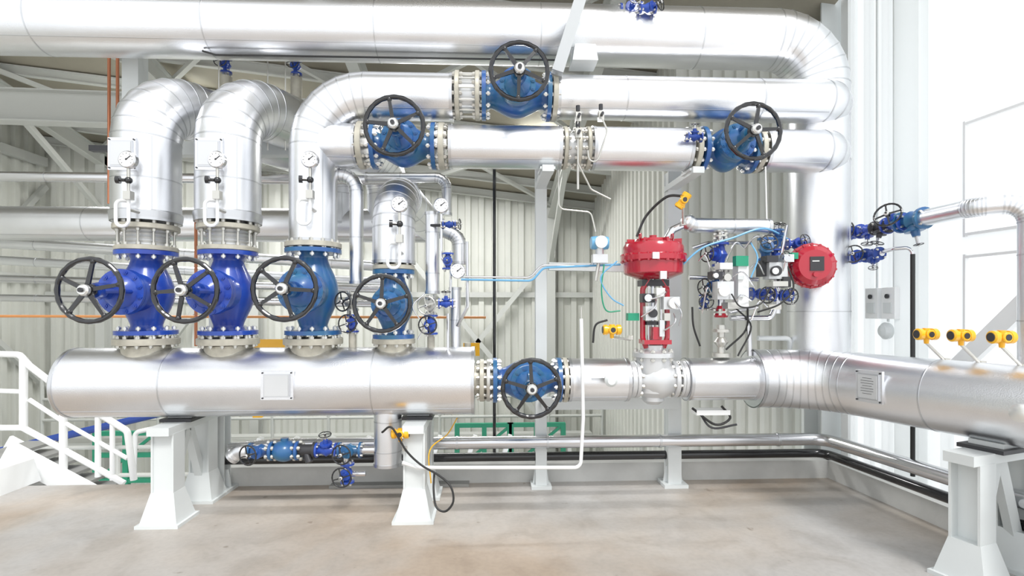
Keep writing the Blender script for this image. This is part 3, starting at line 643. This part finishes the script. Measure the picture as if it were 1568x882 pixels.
# ------------------------------------------------ MID CLUSTER near riser 4
b=B('insulated_small_pipe'); b.tube([P(505,268,4.4),P(546,268,4.4),P(546,435,4.4)],.055,'clad',.13,24,5,'band',.4); b.finish()
b=B('insulated_small_pipe'); b.tube([P(662,325,4.3),P(662,450,4.3)],.056,'clad',.1,24,4,'band',.3); b.finish()
b=B('insulated_small_pipe')
b.tube([P(560,272,4.9),P(684,272,4.9),P(684,330,4.9)],.045,'clad',.1,20,5,'band',.5)
b.tube([P(676,352,4.6),P(703,362,4.6),P(703,405,4.6)],.06,'clad',.1,20,4,'band',.4)
b.tube([P(697,440,4.6),P(697,540,4.6)],.05,'clad',.1,20,4,'band',.3)
b.finish()
gauge(P(676,315,4.2),.06,siphon=False); gauge(P(701,415,4.15),.06,siphon=False)
small_valve(P(540,462,4.3),Z,(-.5,-1,0),.055,.08,'zinc'); small_valve(P(540,495,4.3),Z,(-.1,-1,0),.055,.075,'blue')
small_valve(P(660,468,4.3),Z,(-.2,-1,0),.055,.075,'zinc',whm='zinc'); small_valve(P(660,497,4.25),Z,(-.1,-1,0),.06,.075,'blue')
small_valve(P(683,465,4.2),X,(0,-.2,1),.045,.04,'blue'); small_valve(P(686,400,4.2),Z,(0,-1,0),.05,.03,'blue'); small_valve(P(688,344,4.2),X,(1,-.2,0),.04,.045,'navy')
b=B('impulse_tubing'); b.tube([P(660,510,4.3),P(660,532,4.3)],.03,'cream'); b.tube([P(540,510,4.3),P(540,532,4.3)],.03,'cream')
b.tube([P(676,328,4.2),P(676,395,4.2),P(690,412,4.2),P(690,460,4.2)],.01,'steel',.05,8); b.tube([P(660,345,4.25),P(676,345,4.2),P(700,345,4.2)],.012,'dark',.05,8)
b.tube([P(716,525,4.9),P(716,560,4.9)],.03,'cream'); b.tube([P(686,480,4.2),P(686,545,4.2)],.012,'steel',.05,8); b.tube([P(715,370,4.5),P(716,470,4.5),P(700,500,4.5)],.014,'steel',.05,8)
b.cable([P(650,450,4.2),P(632,470,4.15),P(648,498,4.15),P(640,520,4.2)],.005,'steel')
b.finish()
# ------------------------------------------------ BACKGROUND PIPES
b=B('background_pipework')
b.tube([(XL+.2,ybk,zbk),(P(655,342,ybk).x,ybk,zbk)],.19,'clad',.1,32,4,'band',1.3)
p=P(0,270,5.6); b.tube([(XL+.2,5.6,p.z),(P(640,270,5.6).x,5.6,p.z)],.05,'steel',.1,16,4,'band',1.4)
for v0,v1,r,y in((368,396,.07,7.2),(395,420,.06,7.4),(425,430,.05,7.0),(455,452,.045,6.8)):
    a=P(-60,v0,y); c=P(620,v1+14,y); b.tube([a,c],r,'clad' if r>.05 else 'steel',.1,16,4,'band',1.5)
b.finish()
b=B('orange_conduit'); b.tube([P(-60,484,6.0),P(744,486,6.0)],.014,'orange',.1,8); b.finish()
b=B('copper_pipe'); b.tube([P(300,320,5.0),P(300,530,5.0)],.014,'copper',.1,8); b.finish()
b=B('copper_pipe'); b.tube([P(167,70,5.1),P(167,312,5.1)],.014,'copper',.1,10); b.tube([P(180,70,5.1),P(180,308,5.1)],.014,'copper',.1,10); b.box(P(160,228,5.05),.24,.06,.05,'dark'); b.finish()
def rail(pp,name='stair_handrail'):
    b=B(name)
    for pts,r in pp: b.tube(pts,r,'white',.06,12)
    return b.finish()
yr=5.3
rail([([P(-70,540,yr),P(30,543,yr),P(45,560,yr),P(100,602,yr),P(195,660,yr),P(205,735,yr)],.03),
      ([P(-70,596,yr),P(40,600,yr)],.022),([P(-70,655,yr),P(35,655,yr),P(100,690,yr),P(190,740,yr)],.028),([P(45,612,yr),P(100,648,yr),P(195,702,yr)],.02),
      ([P(36,548,yr),P(36,655,yr)],.034),([P(97,600,yr),P(97,735,yr)],.034),([P(150,632,yr),P(150,730,yr)],.026),([P(172,645,yr),P(172,735,yr)],.022),
      ([P(205,735,6),P(207,662,6),P(240,655,6)],.025)])
b=B('stair_flight')
for i in range(9):
    p=P(20+i*22,690+i*13,yr+.3); b.box(p,.3,.7,.03,'grate')
b.beam(P(10,690,yr-.02),P(210,795,yr-.02),.04,.2,'wallwhite')
b.beam(P(10,680,yr+.7),P(210,785,yr+.7),.04,.2,'wallwhite'); b.finish()
for x0,y0 in((P(148,660,7.6).x,7.6),(P(700,650,7.9).x,7.9),(P(780,650,7.9).x,7.9)):
    b=B('green_machine_frame')
    for dx in(0,.4,.8): b.beam((x0+dx,y0,-3),(x0+dx,y0,-.08),.07,.07,'green')
    for z in(-.1,-.4,-.75): b.beam((x0-.03,y0,z),(x0+.83,y0,z),.06,.06,'green')
    b.beam((x0,y0,-.75),(x0+.8,y0,-.1),.04,.04,'green'); b.box((x0+.4,y0+.2,-1.8),.7,.3,1.4,'green')
    b.finish()
for y0,z0 in((6.9,-.12),(9.3,.45)):
    b=B('walkway_railing')
    for dz in(0,-.35,-.7): b.tube([(-7.5,y0,z0+dz),(2.0,y0,z0+dz)],.026,'beam',.1,8)
    for i in range(11): b.cyl((-7.5+i*.95,y0,z0-1.1),(-7.5+i*.95,y0,z0),.03,'beam',8)
    b.box((-2.8,y0+.35,z0-1.15),9.4,.6,.08,'beam'); b.finish()
b=B('lower_stair_frame')
for i in range(9):
    x=-3.6+i*.42; b.beam((x,6.4,-1.4),(x+.5,6.4,.1),.05,.09,'wallwhite')
b.finish()
b=B('yellow_sign'); b.box(P(412,527,6.6),.45,.04,.12,'yellow'); b.box(P(722,535,6.6),.2,.04,.16,'yellow'); b.box(P(395,628,6.0),.1,.04,.16,'yellow'); b.finish()
b=B('blue_pipe'); b.tube([P(-40,700,6.4),P(250,632,6.8)],.045,'navy',.1,10); b.finish()
b=B('cable_tray'); b.box(P(1088,630,4.35),.28,.12,.04,'white'); b.cable([P(1060,625,4.3),P(1095,650,4.3),P(1118,640,4.3),P(1105,622,4.3)],.010,'rubber'); b.cable([P(1070,630,4.35),P(1090,655,4.3),P(1128,650,4.3)],.009,'dark'); b.finish()
# ------------------------------------------------ LIGHT, WORLD, CAMERA
w=bpy.data.worlds.new('World'); bpy.context.scene.world=w; w.use_nodes=True
w.node_tree.nodes['Background'].inputs[0].default_value=(.955,.98,1,1); w.node_tree.nodes['Background'].inputs[1].default_value=1.4
def area(name,loc,rot,sx,sy,e,col=(1,1,1)):
    l=bpy.data.lights.new(name,'AREA'); l.shape='RECTANGLE'; l.size=sx; l.size_y=sy; l.energy=e; l.color=col
    o=bpy.data.objects.new(name,l); o.location=loc; o.rotation_euler=rot; bpy.context.collection.objects.link(o)
area('hall_fill',(-4.5,8.0,4.6),(0,0,0),3,.3,170); area('hall_fill',(-.5,8.0,4.2),(0,0,0),3,.3,170)  # added fill lights to brighten the back hall, no known fixtures there
s=bpy.data.lights.new('sun','SUN'); s.energy=2.2; s.angle=math.radians(16); s.color=(1,.985,.96)
so=bpy.data.objects.new('sun',s); so.rotation_euler=(math.radians(38),0,math.radians(20)); bpy.context.collection.objects.link(so)
cd=bpy.data.cameras.new('camera'); cd.sensor_width=36; cd.lens=F/1568*36; cd.shift_y=(HV-441)/1568; cd.clip_start=.05
co=bpy.data.objects.new('camera',cd); co.location=(0,0,H); co.rotation_euler=(math.radians(90),0,TH); bpy.context.collection.objects.link(co)
sc=bpy.context.scene; sc.camera=co
sc.view_settings.view_transform='Standard'; sc.view_settings.exposure=0
